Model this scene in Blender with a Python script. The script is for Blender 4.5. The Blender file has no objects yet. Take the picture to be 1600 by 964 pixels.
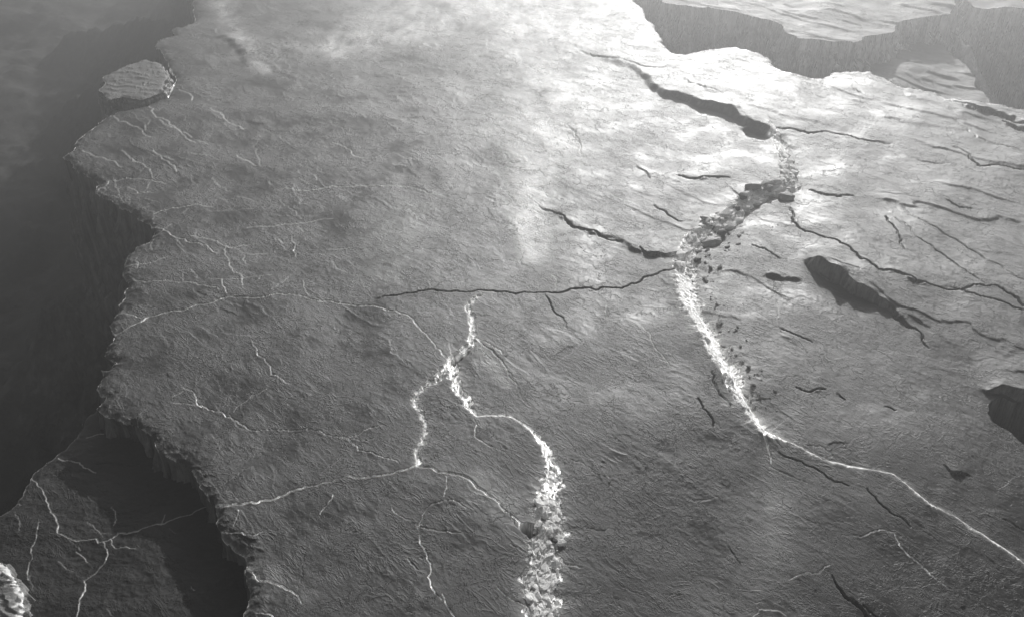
import bpy, math, random
import numpy as np
from mathutils import Vector

# ------------------------------------------------------------------ camera, sky, sun, exposure
PITCH, FPX, CAMH = 34.0, 1385.0, 40.0           # photo pixels are 1600 x 964
SUN_AZ, SUN_EL = 14.0, 19.5                     # azimuth: degrees to the right of straight ahead
scene = bpy.context.scene
col = scene.collection
cam_d = bpy.data.cameras.new('camera')
cam_d.sensor_width = 36.0
cam_d.lens = 36.0 * FPX / 1600.0
cam_d.clip_start, cam_d.clip_end = 0.5, 9000
cam = bpy.data.objects.new('camera', cam_d)
cam.location = (0, 0, CAMH)
cam.rotation_euler = (math.radians(90 - PITCH), 0, 0)
col.objects.link(cam)
scene.camera = cam

world = bpy.data.worlds.new('World')
scene.world = world
world.use_nodes = True
wn, wl = world.node_tree.nodes, world.node_tree.links
bg = wn['Background']
sky = wn.new('ShaderNodeTexSky')
sky.sky_type = 'NISHITA'
sky.sun_disc = False
sky.sun_elevation = math.radians(SUN_EL)
sky.sun_rotation = math.radians(SUN_AZ)
sky.dust_density = 4.0
hsv = wn.new('ShaderNodeHueSaturation')
hsv.inputs['Saturation'].default_value = 0.04
wl.new(sky.outputs[0], hsv.inputs['Color'])
wl.new(hsv.outputs[0], bg.inputs['Color'])
bg.inputs['Strength'].default_value = 0.062

sun_d = bpy.data.lights.new('sun', 'SUN')
sun_d.energy = 5.0
sun_d.angle = math.radians(0.6)
sun_d.color = (1.0, 0.995, 0.985)
sun = bpy.data.objects.new('sun', sun_d)
az, el = math.radians(SUN_AZ), math.radians(SUN_EL)
SDIR = Vector((math.sin(az) * math.cos(el), math.cos(az) * math.cos(el), math.sin(el)))
sun.rotation_euler = SDIR.to_track_quat('Z', 'Y').to_euler()
sun.location = (200, 300, 200)
col.objects.link(sun)

scene.view_settings.view_transform = 'Standard'
scene.view_settings.look = 'None'
scene.view_settings.exposure = 0.1
scene.view_settings.gamma = 1.0
scene.view_settings.use_curve_mapping = False
scene.render.engine = 'CYCLES'
scene.cycles.max_bounces = 4
scene.cycles.diffuse_bounces = 2
scene.cycles.glossy_bounces = 2
scene.cycles.volume_bounces = 0
scene.cycles.use_denoising = True

# ------------------------------------------------------------------ helpers
cp, sp = math.cos(math.radians(PITCH)), math.sin(math.radians(PITCH))


def ray(px, py):
    a, b = (np.asarray(px, float) - 800) / FPX, (np.asarray(py, float) - 482) / FPX
    return a, cp - b * sp, -sp - b * cp


def gp(px, py, z=0.0):
    """a point of the photograph taken to the level plane at height z, in metres"""
    dx, dy, dz = ray(px, py)
    t = (z - CAMH) / dz
    return dx * t, dy * t


def line(pts, z=0.0):
    p = np.array([q[:2] for q in pts], float)
    x, y = gp(p[:, 0], p[:, 1], z)
    return np.stack([x, y], 1)


def extra(pts, k=2):
    return np.array([q[k] for q in pts], float)


def fract(P, amp, it, rng, A=None):
    """midpoint displacement: breaks a smooth line into a rock-like one"""
    P = np.asarray(P, float)
    for _ in range(it):
        d = P[1:] - P[:-1]
        L = np.hypot(d[:, 0], d[:, 1])
        n = np.stack([-d[:, 1], d[:, 0]], 1) / np.maximum(L, 1e-6)[:, None]
        off = rng.uniform(-1, 1, len(d)) * amp * np.minimum(L, 6.0)
        m = (P[1:] + P[:-1]) / 2 + n * off[:, None]
        Q = np.empty((len(P) * 2 - 1, 2))
        Q[0::2], Q[1::2] = P, m
        P = Q
        if A is not None:
            B = np.empty(len(A) * 2 - 1)
            B[0::2], B[1::2] = A, (A[1:] + A[:-1]) / 2
            A = B
    return (P, A) if A is not None else P


def _hash(ix, iy, seed):
    with np.errstate(over='ignore'):
        h = (ix.astype(np.uint32) * np.uint32(374761393) + iy.astype(np.uint32) * np.uint32(668265263)
             + np.uint32(seed * 2654435 + 12345))
        h = (h ^ (h >> np.uint32(13))) * np.uint32(1274126177)
        h = h ^ (h >> np.uint32(16))
    return h


_ang = np.linspace(0, 2 * np.pi, 257)[:256].astype(np.float32)
_GX, _GY = np.cos(_ang), np.sin(_ang)


def perlin(x, y, seed=0):
    x = np.asarray(x, np.float32); y = np.asarray(y, np.float32)
    xf, yf = np.floor(x), np.floor(y)
    ix, iy = xf.astype(np.int32), yf.astype(np.int32)
    fx, fy = x - xf, y - yf
    u = fx * fx * fx * (fx * (fx * 6 - 15) + 10)
    v = fy * fy * fy * (fy * (fy * 6 - 15) + 10)

    def g(dx, dy):
        h = (_hash(ix + dx, iy + dy, seed) & np.uint32(255)).astype(np.int64)
        return _GX[h] * (fx - dx) + _GY[h] * (fy - dy)
    a = g(0, 0); b = g(1, 0)
    t = a + (b - a) * u
    a = g(0, 1); b = g(1, 1)
    w = a + (b - a) * u
    return (t + (w - t) * v) * 1.5


def fbm(x, y, seed, oct=4, gain=0.5, lac=2.03):
    s, a = 0, 1.0
    for k in range(oct):
        s = s + a * perlin(x * lac ** k, y * lac ** k, seed + k * 7)
        a *= gain
    return s


def sstep(a, b, x):
    t = np.clip((x - a) / (b - a), 0, 1)
    return t * t * (3 - 2 * t)


class Grid:
    """rows of constant y; columns fan out with distance so cells stay even in size on the eye"""
    def __init__(s, ys, cs, us):
        s.ys, s.cs, s.us = ys, cs, us                   # x = cs[j] * us[i]
        s.Y = np.repeat(ys[:, None], len(us), 1)
        s.X = cs[:, None] * us[None, :]
        s.nj, s.ni = s.X.shape

    def box(s, x0, x1, y0, y1):
        asc = s.ys[-1] > s.ys[0]
        yy = s.ys if asc else s.ys[::-1]
        a, b = np.searchsorted(yy, y0), np.searchsorted(yy, y1)
        if not asc:
            a, b = len(yy) - b, len(yy) - a
        if b <= a:
            return None
        c = s.cs[a:b]
        lo = min((x0 / c).min(), (x0 / c).max()); hi = max((x1 / c).min(), (x1 / c).max())
        i0, i1 = np.searchsorted(s.us, lo), np.searchsorted(s.us, hi)
        if i1 <= i0:
            return None
        return slice(a, b), slice(i0, i1)

    def near(s, P, R, A=None, want=()):
        """distance to polyline P within R: dist, signed side, attribute, nearest point"""
        D = np.full((s.nj, s.ni), 1e9, np.float32)
        S = np.ones((s.nj, s.ni), np.float32)
        T = np.zeros((s.nj, s.ni), np.float32)
        NX = NY = None
        if 'pt' in want:
            NX = np.zeros((s.nj, s.ni), np.float32); NY = NX.copy()
        rr = None
        for k in range(len(P) - 1):
            (ax, ay), (bx, by) = P[k], P[k + 1]
            bb = s.box(min(ax, bx) - R, max(ax, bx) + R, min(ay, by) - R, max(ay, by) + R)
            if bb is None:
                continue
            X, Y = s.X[bb], s.Y[bb]
            ex, ey = bx - ax, by - ay
            L2 = ex * ex + ey * ey + 1e-12
            t = np.clip(((X - ax) * ex + (Y - ay) * ey) / L2, 0, 1)
            qx, qy = ax + t * ex, ay + t * ey
            d = np.hypot(X - qx, Y - qy)
            m = d < D[bb]
            D[bb] = np.where(m, d, D[bb])
            side = np.sign(ex * (Y - ay) - ey * (X - ax))
            S[bb] = np.where(m, side, S[bb])
            if A is not None:
                T[bb] = np.where(m, A[k] + (A[k + 1] - A[k]) * t, T[bb])
            if NX is not None:
                NX[bb] = np.where(m, qx, NX[bb]); NY[bb] = np.where(m, qy, NY[bb])
            if rr is None:
                rr = [bb[0].start, bb[0].stop, bb[1].start, bb[1].stop]
            else:
                rr = [min(rr[0], bb[0].start), max(rr[1], bb[0].stop), min(rr[2], bb[1].start), max(rr[3], bb[1].stop)]
        if rr is None:
            return None
        w = (slice(rr[0], rr[1]), slice(rr[2], rr[3]))
        return w, D[w], S[w], T[w], (None if NX is None else (NX[w], NY[w]))

    def inside(s, P):
        M = np.zeros((s.nj, s.ni), bool)
        x0, y0 = P[:, 0], P[:, 1]
        x1, y1 = np.roll(x0, -1), np.roll(y0, -1)
        for j in range(s.nj):
            y = s.ys[j]
            c = (y0 <= y) != (y1 <= y)
            if not c.any():
                continue
            xs = np.sort(x0[c] + (y - y0[c]) / (y1[c] - y0[c]) * (x1[c] - x0[c]))
            ii = np.searchsorted(s.us, xs / s.cs[j])
            for a, b in zip(ii[0::2], ii[1::2]):
                M[j, a:b] = True
        return M


def view_grid(v0, v1, dv, u0, u1, du, z=0.0):
    vs = np.arange(v1, v0, -dv)                          # near rows first: y ascending
    _, dy, dz = ray(800, vs)
    t = (z - CAMH) / dz
    return Grid(dy * t, t / FPX, np.arange(u0, u1, du, dtype=float))


def link_mesh(name, verts, faces, mat, attrs=None, smooth=True, parent=None):
    me = bpy.data.meshes.new(name)
    nv, nf = len(verts), len(faces)
    me.vertices.add(nv)
    me.vertices.foreach_set('co', np.ascontiguousarray(verts, np.float32).ravel())
    k = faces.shape[1]
    me.loops.add(nf * k)
    me.loops.foreach_set('vertex_index', np.ascontiguousarray(faces, np.int32).ravel())
    me.polygons.add(nf)
    me.polygons.foreach_set('loop_start', np.arange(0, nf * k, k, dtype=np.int32))
    me.polygons.foreach_set('use_smooth', np.full(nf, smooth, bool))
    for n, a in (attrs or {}).items():
        at = me.attributes.new(n, 'FLOAT', 'POINT')
        at.data.foreach_set('value', np.ascontiguousarray(a, np.float32))
    me.update(calc_edges=True)
    me.validate()
    me.materials.append(mat)
    o = bpy.data.objects.new(name, me)
    col.objects.link(o)
    if parent:
        o.parent = parent
    return o


def tag(o, label, cat=None, group=None, kind=None):
    o['label'] = label
    if cat: o['category'] = cat
    if group: o['group'] = group
    if kind: o['kind'] = kind
    return o


def slab(name, G, outline, base, Z, attrs, mat, depth, rings=36, flare=0.12, rough=0.8, seed=3, mask=None, ragged=1.0, parent=None):
    """table of rock: top surface from the grid cut to its outline, fluted wall hanging from the rim"""
    M = G.inside(outline) if mask is None else mask
    closed = np.vstack([outline, outline[:1]])
    w, D, S, T, (NX, NY) = G.near(closed, 1.2, want=('pt',))
    X, Y = G.X.copy(), G.Y.copy()
    nb = np.zeros_like(M)
    for dj in (-1, 0, 1):
        for di in (-1, 0, 1):
            nb |= np.roll(np.roll(M, dj, 0), di, 1)
    sn = (nb & ~M)
    full = np.zeros_like(M); full[w] = D < 1e8
    sn &= full
    Xw, Yw = X[w], Y[w]
    m = sn[w]
    Xw[m] = NX[m]; Yw[m] = NY[m]
    ok = M | sn
    F = ok[:-1, :-1] & ok[1:, :-1] & ok[:-1, 1:] & ok[1:, 1:] & (M[:-1, :-1] | M[1:, :-1] | M[:-1, 1:] | M[1:, 1:])
    # vertices
    used = np.zeros_like(M)
    used[:-1, :-1] |= F; used[1:, :-1] |= F; used[:-1, 1:] |= F; used[1:, 1:] |= F
    idx = np.full(M.shape, -1, np.int64)
    idx[used] = np.arange(used.sum())
    V = np.stack([X[used], Y[used], Z[used]], 1)
    j, i = np.nonzero(F)
    faces = np.stack([idx[j, i], idx[j, i + 1], idx[j + 1, i + 1], idx[j + 1, i]], 1)
    # rim edges
    Fp = np.pad(F, 1)
    e = []
    a = Fp[:-1, 1:-1] & ~Fp[1:, 1:-1]      # face below (smaller j), none above: edge at row j
    jj, ii = np.nonzero(a)
    e.append((idx[jj, ii], idx[jj, ii + 1]))
    a = ~Fp[:-1, 1:-1] & Fp[1:, 1:-1]
    jj, ii = np.nonzero(a)
    e.append((idx[jj, ii + 1], idx[jj, ii]))
    a = Fp[1:-1, :-1] & ~Fp[1:-1, 1:]
    jj, ii = np.nonzero(a)
    e.append((idx[jj + 1, ii], idx[jj, ii]))
    a = ~Fp[1:-1, :-1] & Fp[1:-1, 1:]
    jj, ii = np.nonzero(a)
    e.append((idx[jj, ii], idx[jj + 1, ii]))
    E0 = np.concatenate([q[0] for q in e]); E1 = np.concatenate([q[1] for q in e])
    rim = np.unique(np.concatenate([E0, E1]))
    rmap = np.full(len(V), -1, np.int64); rmap[rim] = np.arange(len(rim))
    R = V[rim]
    # outward direction, smoothed along the traced outline
    b = np.vstack([base, base[:1]])
    area = np.sum(b[:-1, 0] * b[1:, 1] - b[1:, 0] * b[:-1, 1])
    mids, nrm = [], []
    for k in range(len(b) - 1):
        d = b[k + 1] - b[k]; L = math.hypot(*d)
        if L < 1e-6: continue
        n = np.array([d[1], -d[0]]) / L * (1 if area > 0 else -1)
        c = max(1, int(L / 1.0))
        for q in range(c):
            mids.append(b[k] + d * (q + .5) / c); nrm.append(n)
    mids, nrm = np.array(mids), np.array(nrm)
    N = np.zeros((len(R), 2))
    for s0 in range(0, len(R), 500):
        dd = ((R[s0:s0 + 500, None, :2] - mids[None]) ** 2).sum(2)
        wgt = np.exp(-(dd - dd.min(1, keepdims=True)) / (2 * 1.6 ** 2))
        N[s0:s0 + 500] = wgt @ nrm
    N /= np.maximum(np.hypot(N[:, 0], N[:, 1]), 1e-6)[:, None]
    tang = R[:, 0] * -N[:, 1] + R[:, 1] * N[:, 0]
    vs, vid = [V], len(V)
    prev = rim
    walls = []
    c1 = 0.35
    for k in range(1, rings + 1):
        f = (k / rings) ** 1.5
        z = R[:, 2] - depth * f
        gx = R[:, 0] * 0.9; gy = R[:, 1] * 0.9
        n1 = fbm(gx + z * 0.05, gy + 11 + z * 0.03, seed, 4, 0.6) * rough
        n2 = perlin(R[:, 0] * 0.35 + z * 0.25, R[:, 1] * 0.35 - z * 0.35, seed + 40) * rough * 1.1
        n3 = (np.abs(perlin(R[:, 0] * 1.6 + 5, R[:, 1] * 1.6 + z * 0.12, seed + 60)) + .5 * np.abs(perlin(R[:, 0] * 4 + 5, R[:, 1] * 4 + z * 0.2, seed + 63))) * rough * 1.1
        n4 = perlin(z * 1.7 + R[:, 0] * .1, R[:, 1] * .15, seed + 71) * rough * 0.25
        off = (n1 + n2 + n3 + n4) * min(1, f * 7) * ragged - 0.18 * math.sin(min(1, f * 9) * math.pi) + flare * depth * f ** 2
        P = np.stack([R[:, 0] + N[:, 0] * off, R[:, 1] + N[:, 1] * off, z], 1)
        vs.append(P)
        cur = vid + np.arange(len(rim)); vid += len(rim)
        p0, p1 = (E0, E1) if k == 1 else (prev[rmap[E0]], prev[rmap[E1]])
        walls.append(np.stack([p1, p0, cur[rmap[E0]], cur[rmap[E1]]], 1))
        prev = cur
    nt = len(V)
    V = np.vstack(vs)
    at = {}
    for n, a in attrs.items():
        q = np.zeros(len(V), np.float32); q[:nt] = a[used]
        at[n] = q
    return link_mesh(name, V, np.vstack([faces] + walls), mat, at, parent=parent)


# ------------------------------------------------------------------ materials
def rock_material(name, lo, hi, pale=0.62, rough=0.52, spec=0.5, grain=1.0, strike=-45.0, bump=1.0, wall=(.4, 3), cracks=0.0):
    m = bpy.data.materials.new(name)
    m.use_nodes = True
    nt = m.node_tree; N, L = nt.nodes, nt.links
    bs = N['Principled BSDF']
    geo = N.new('ShaderNodeNewGeometry')

    def mapping(rz, sc):
        q = N.new('ShaderNodeMapping'); q.vector_type = 'TEXTURE'
        q.inputs['Rotation'].default_value = (0, 0, math.radians(rz))
        q.inputs['Scale'].default_value = sc
        L.new(geo.outputs['Position'], q.inputs['Vector'])
        return q.outputs[0]

    def noise(vec, scale, det=5, rg=0.6, dist=0.0):
        q = N.new('ShaderNodeTexNoise')
        q.inputs['Scale'].default_value = scale; q.inputs['Detail'].default_value = det
        q.inputs['Roughness'].default_value = rg; q.inputs['Distortion'].default_value = dist
        L.new(vec, q.inputs['Vector'])
        return q.outputs['Fac']

    def mth(op, a, b):
        q = N.new('ShaderNodeMath'); q.operation = op
        for k, v in enumerate((a, b)):
            if isinstance(v, (int, float)): q.inputs[k].default_value = v
            else: L.new(v, q.inputs[k])
        return q.outputs[0]
    iso = mapping(0, (1, 1, 1))
    st = mapping(strike, (3.2, 1, 1))
    st2 = mapping(strike + 14, (2.2, 1, 1))
    a = noise(iso, 0.12, 6, 0.62)
    b = noise(st, 0.9, 8, 0.72)
    c = noise(iso, 13.0, 5, 0.85)
    mix = mth('ADD', mth('MULTIPLY', a, 0.45), mth('ADD', mth('MULTIPLY', b, 0.30), mth('MULTIPLY', c, 0.45)))
    cr = N.new('ShaderNodeMapRange')
    cr.inputs['From Min'].default_value = 0.44; cr.inputs['From Max'].default_value = 0.76
    cr.inputs['To Min'].default_value = lo; cr.inputs['To Max'].default_value = hi
    L.new(mix, cr.inputs['Value'])
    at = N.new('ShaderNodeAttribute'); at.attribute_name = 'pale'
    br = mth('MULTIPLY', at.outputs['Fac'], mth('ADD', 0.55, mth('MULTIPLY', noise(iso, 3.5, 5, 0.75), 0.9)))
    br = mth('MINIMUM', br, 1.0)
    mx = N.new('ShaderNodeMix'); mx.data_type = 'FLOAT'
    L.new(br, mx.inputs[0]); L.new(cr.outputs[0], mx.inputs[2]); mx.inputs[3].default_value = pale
    cc = N.new('ShaderNodeCombineColor')
    L.new(mx.outputs[0], cc.inputs[0])
    L.new(mth('MULTIPLY', mx.outputs[0], 0.995), cc.inputs[1])
    L.new(mth('MULTIPLY', mx.outputs[0], 0.985), cc.inputs[2])
    # stains running down steep faces
    sv = mapping(0, (.55, .55, 9))
    sn = N.new('ShaderNodeSeparateXYZ'); L.new(geo.outputs['True Normal'], sn.inputs[0])
    steep = N.new('ShaderNodeMapRange')
    steep.inputs['From Min'].default_value = .75; steep.inputs['From Max'].default_value = .35
    L.new(mth('ABSOLUTE', sn.outputs[2], 0.0), steep.inputs['Value'])
    sr = N.new('ShaderNodeMapRange')
    sr.inputs['From Min'].default_value = .35; sr.inputs['From Max'].default_value = .65
    sr.inputs['To Min'].default_value = wall[0]; sr.inputs['To Max'].default_value = wall[1]
    L.new(noise(sv, 1.0, 7, .7), sr.inputs['Value'])
    sm = N.new('ShaderNodeMix'); sm.data_type = 'FLOAT'
    L.new(steep.outputs[0], sm.inputs[0]); sm.inputs[2].default_value = 1.0; L.new(sr.outputs[0], sm.inputs[3])
    vm = N.new('ShaderNodeVectorMath'); vm.operation = 'SCALE'
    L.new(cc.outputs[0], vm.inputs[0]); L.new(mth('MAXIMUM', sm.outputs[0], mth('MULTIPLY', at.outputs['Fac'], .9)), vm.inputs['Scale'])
    L.new(vm.outputs[0], bs.inputs['Base Color'])
    rr = mth('ADD', rough - 0.08, mth('MULTIPLY', b, 0.16))
    L.new(mth('ADD', rr, mth('MULTIPLY', at.outputs['Fac'], 0.04)), bs.inputs['Roughness'])
    bs.inputs['Specular IOR Level'].default_value = spec
    # relief finer than the mesh
    h1 = noise(st, 1.6, 9, 0.74, 0.4)
    h2 = noise(st2, 5.0, 5, 0.7)
    h3 = noise(iso, 16.0, 3, 0.6)
    rg = mth('SUBTRACT', 1.0, mth('ABSOLUTE', mth('SUBTRACT', mth('MULTIPLY', h1, 2.0), 1.0), 0.0))
    h = mth('ADD', mth('MULTIPLY', rg, 0.05), mth('ADD', mth('MULTIPLY', h2, 0.07), mth('MULTIPLY', h3, 0.02 * grain)))
    # shallow pits, grit in patches, hairline joints that meet each other
    pit_ = N.new('ShaderNodeMapRange'); pit_.inputs['From Min'].default_value = .60; pit_.inputs['From Max'].default_value = .72
    L.new(noise(iso, 5.5, 3, .6), pit_.inputs['Value'])
    patch = N.new('ShaderNodeMapRange'); patch.inputs['From Min'].default_value = .38; patch.inputs['From Max'].default_value = .62
    patch.inputs['To Min'].default_value = .3; patch.inputs['To Max'].default_value = 1.8
    L.new(noise(iso, .22, 4, .6), patch.inputs['Value'])
    grit = mth('MULTIPLY', mth('MULTIPLY', noise(iso, 26.0, 4, .75), .040 * grain), patch.outputs[0])
    h = mth('MULTIPLY', mth('SUBTRACT', h, .087), mth('MULTIPLY', patch.outputs[0], .8))
    h = mth('ADD', h, mth('SUBTRACT', grit, mth('MULTIPLY', pit_.outputs[0], .03)))
    for sc_, am_, pw_, vec_ in ((1.5, .05, 7, st), (4.2, .022, 5, st2), (.8, .045, 12, mapping(strike + 70, (1.5, 1, 1)))):
        cn = noise(vec_, sc_, 4, .62, .5)
        cz = mth('POWER', mth('SUBTRACT', 1.0, mth('ABSOLUTE', mth('SUBTRACT', mth('MULTIPLY', cn, 2.0), 1.0), 0.0)), pw_ * 3.0)
        mk = N.new('ShaderNodeMapRange'); mk.inputs['From Min'].default_value = .46; mk.inputs['From Max'].default_value = .60
        L.new(noise(iso, sc_ * .35, 2, .5), mk.inputs['Value'])
        h = mth('ADD', h, mth('MULTIPLY', mth('MULTIPLY', cz, mk.outputs[0]), mth('MULTIPLY', patch.outputs[0], am_)))
    if cracks:
        for sc_, wd_, dp_, lo_ in ((.3, .014, .30, .42),):
            wv = N.new('ShaderNodeTexNoise'); wv.inputs['Scale'].default_value = sc_ * 2.5; wv.inputs['Detail'].default_value = 5
            wv.inputs['Roughness'].default_value = .65
            L.new(iso, wv.inputs['Vector'])
            va = N.new('ShaderNodeVectorMath'); va.operation = 'MULTIPLY_ADD'
            L.new(wv.outputs['Color'], va.inputs[0]); va.inputs[1].default_value = (1.1 / sc_ * .9,) * 3; L.new(mapping(strike + 8, (1.9, 1, 1)), va.inputs[2])
            vo = N.new('ShaderNodeTexVoronoi'); vo.feature = 'DISTANCE_TO_EDGE'; vo.inputs['Scale'].default_value = sc_
            L.new(va.outputs[0], vo.inputs['Vector'])
            mr = N.new('ShaderNodeMapRange'); mr.inputs['From Min'].default_value = 0; mr.inputs['From Max'].default_value = wd_
            mr.inputs['To Min'].default_value = 1; mr.inputs['To Max'].default_value = 0
            L.new(vo.outputs['Distance'], mr.inputs['Value'])
            mk = N.new('ShaderNodeMapRange'); mk.inputs['From Min'].default_value = lo_; mk.inputs['From Max'].default_value = lo_ + .12
            L.new(noise(iso, sc_ * .6 + .1, 3, .6), mk.inputs['Value'])
            h = mth('SUBTRACT', h, mth('MULTIPLY', mth('MULTIPLY', mr.outputs[0], mk.outputs[0]), dp_ * cracks))
    bp = N.new('ShaderNodeBump')
    bp.inputs['Strength'].default_value = 1.0
    bp.inputs['Distance'].default_value = bump
    L.new(h, bp.inputs['Height'])
    L.new(bp.outputs[0], bs.inputs['Normal'])
    return m


M_rock = rock_material('plateau_rock', 0.008, 0.034, pale=0.95, rough=0.46, spec=0.37, bump=0.6, wall=(.25, 12), cracks=1.0)
M_shelf = rock_material('shelf_rock', 0.009, 0.022, pale=0.88, rough=0.6, spec=0.25, bump=0.6, cracks=.7)
M_far = rock_material('far_rock', 0.07, 0.16, rough=0.6, spec=0.2, bump=1.0, wall=(.3, 13), cracks=1.0)
M_valley = rock_material('valley_rock', 0.02, 0.10, rough=0.85, spec=0.2, bump=2.2, wall=(.5, 3))
M_pale = rock_material('pale_rock', 0.62, 0.95, rough=0.75, spec=0.3, bump=0.5)
M_mid = rock_material('grey_rock', 0.22, 0.36, rough=0.6, spec=0.4, bump=0.5)
M_slab = rock_material('slab_rock', 0.10, 0.22, rough=0.6, spec=0.3, bump=0.8)
M_pit = rock_material('pitted_rock', 0.10, 0.30, pale=.93, rough=.7, spec=.3, bump=.6)
M_dark = rock_material('dark_rock', 0.06, 0.12, rough=0.7, spec=0.3, bump=0.5)

# ------------------------------------------------------------------ the plateau
rng = np.random.default_rng(7)
G = view_grid(-130, 1130, 1.1, -830, 1080, 1.1)
X, Y = G.X, G.Y

left_rim = [(300, -230), (285, -120), (302, -40), (303, 12), (297, 34), (268, 44), (272, 53), (245, 60), (250, 76), (262, 95), (268, 112),
            (262, 150), (225, 166), (180, 176), (150, 195), (125, 213), (118, 228), (97, 244), (112, 252), (140, 273), (148, 298), (190, 322),
            (214, 338), (234, 348), (238, 372), (212, 386), (198, 403), (190, 424), (199, 440), (196, 462), (187, 486), (170, 508),
            (179, 524), (168, 540), (162, 556), (183, 566), (158, 578), (149, 606), (166, 617), (149, 636), (178, 650), (212, 660),
            (236, 676), (248, 704), (276, 716), (294, 728), (310, 756), (328, 780), (336, 792), (344, 826), (362, 850), (384, 876),
            (382, 900), (388, 916), (368, 962), (350, 1010), (372, 1060), (360, 1180)]
far_rim = [(950, -230), (960, -80), (985, -6), (1008, 26), (1030, 52), (1052, 80), (1070, 82), (1100, 77), (1150, 75), (1186, 84), (1204, 94),
           (1212, 106), (1240, 116), (1262, 120), (1286, 121), (1302, 112), (1362, 110), (1392, 124), (1412, 134), (1440, 137), (1466, 142),
           (1482, 152), (1530, 159), (1560, 163), (1600, 172), (1660, 184), (1740, 196), (1860, 230), (2100, 260)]
base = np.vstack([line(left_rim[::-1]), line(far_rim), [[150, 40], [150, 10], [-10, 10]]])
nl = len(left_rim)
outline = np.vstack([fract(line(left_rim[::-1]), 0.13, 4, rng), fract(line(far_rim), 0.10, 4, rng), [[150, 40], [150, 10], [-10, 10]]])
inside = G.inside(outline)

# -- strata: broken saw-tooth ledges. +g points away from the camera to the right (towards the sun)
def right_mask():
    P = np.array(gp(np.array([1020, 1120]), np.array([0, 964]))).T      # line between left and right halves
    d = (X - P[1, 0]) * (P[0, 1] - P[1, 1]) - (Y - P[1, 1]) * (P[0, 0] - P[1, 0])
    return sstep(-18, 22, d / np.hypot(*(P[0] - P[1])))
RM = right_mask() * (.12 + .88 * sstep(38, 72, Y))
a45 = math.radians(45)
g = X * math.cos(a45) + Y * math.sin(a45)
s = -X * math.sin(a45) + Y * math.cos(a45)
Z = 0.42 * fbm(X / 22, Y / 22, 1, 3) + 0.09 * fbm(X / 6, Y / 7, 5, 3)
Z -= .0055 * np.clip(58 - Y, 0, 40) ** 2 / 2 * sstep(-12, 14, X)
warp = 2.6 * fbm(s / 14, g / 6, 11, 3) + 0.7 * fbm(s / 3.2, g / 1.6, 17, 3)


ROW = np.gradient(G.ys)[:, None].astype(np.float32)
def saw(lam, seed, amp, cover, wamp=1.0):
    q = (g + warp * wamp) / lam + 0.9 * perlin(s / (lam * 5), g / (lam * 3), seed)
    f = q - np.floor(q)
    m = sstep(cover, cover + 0.25, perlin(s / (lam * 2.6), g / (lam * 1.3), seed + 3) + 0.15 * perlin(s / lam, g / lam, seed + 5))
    return amp * m * sstep(0, np.minimum(.45, 2.6 * ROW / lam), f), f


A, f = saw(5.2, 30, 0.16, 0.0); Z += RM * A * (1 - f) ** 2
A, f = saw(1.9, 40, 0.06, 0.0); Z += (0.1 + 0.8 * RM) * A * (1 - f) ** 2
A, f = saw(0.8, 50, 0.034, -0.05, 0.6); Z += (0.15 + 0.7 * RM) * A * (1 - f) ** 2
A, f = saw(2.6, 60, 0.045, 0.2); Z += (1 - RM) * A * f ** 3
A, f = saw(0.9, 70, 0.016, 0.0, 0.7); Z += (1 - RM) * A * f ** 3
# streaky small relief
Z += 0.015 * fbm(s / 1.3, g / 0.7, 80, 4, 0.6) + 0.010 * fbm(X / 0.4, Y / 0.4, 90, 3, 0.65) * sstep(-.4, .5, perlin(X / 9, Y / 9, 95))
pale = np.zeros_like(Z)

# -- light streaks and far glow painted into the top's colour as soft pale patches
def pale_glow(pts, amp, soft=1.0):
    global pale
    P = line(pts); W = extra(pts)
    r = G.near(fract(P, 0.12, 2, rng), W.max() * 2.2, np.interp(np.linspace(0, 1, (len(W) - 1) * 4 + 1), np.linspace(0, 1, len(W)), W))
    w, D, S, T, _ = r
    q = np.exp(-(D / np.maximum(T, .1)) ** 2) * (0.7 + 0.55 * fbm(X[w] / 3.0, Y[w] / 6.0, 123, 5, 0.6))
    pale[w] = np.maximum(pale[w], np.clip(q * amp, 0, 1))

pale_glow([(835, 70, 3), (842, 110, 3.4), (862, 150, 4.2), (848, 195, 3.6), (832, 235, 2.6), (830, 290, 2), (836, 400, 1.2)], 0.9)
pale_glow([(540, 70, 5), (620, 50, 9), (700, 10, 15), (780, 0, 15), (850, 40, 9)], 0.95)
pale_glow([(900, 180, 1.5), (905, 215, 1.6), (870, 230, 2.5), (780, 210, 2.2)], 0.35)
pale_glow([(640, 330, 2), (610, 380, 2.5), (596, 430, 2.3)], 0.22)
pale_glow([(345, 5, 2), (358, 45, 1.6), (385, 80, 2.5), (420, 110, 1.5)], 0.4)
pale_glow([(750, 745, 1.1), (790, 775, 1.3), (815, 800, 1.0)], 0.17)
pale_glow([(1195, 700, 1.2), (1215, 800, 1.8), (1180, 880, 2.2), (1190, 960, 2.5)], 0.14)
pale_glow([(390, 880, 0.7), (420, 900, 1.0), (480, 925, 0.6)], 0.16)
pale_glow([(1130, 430, 0.8), (1090, 500, 1.4), (1140, 590, 1.2)], 0.2)
pale_glow([(740, 535, .6), (765, 560, .8), (790, 600, .4)], 0.3)

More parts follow.
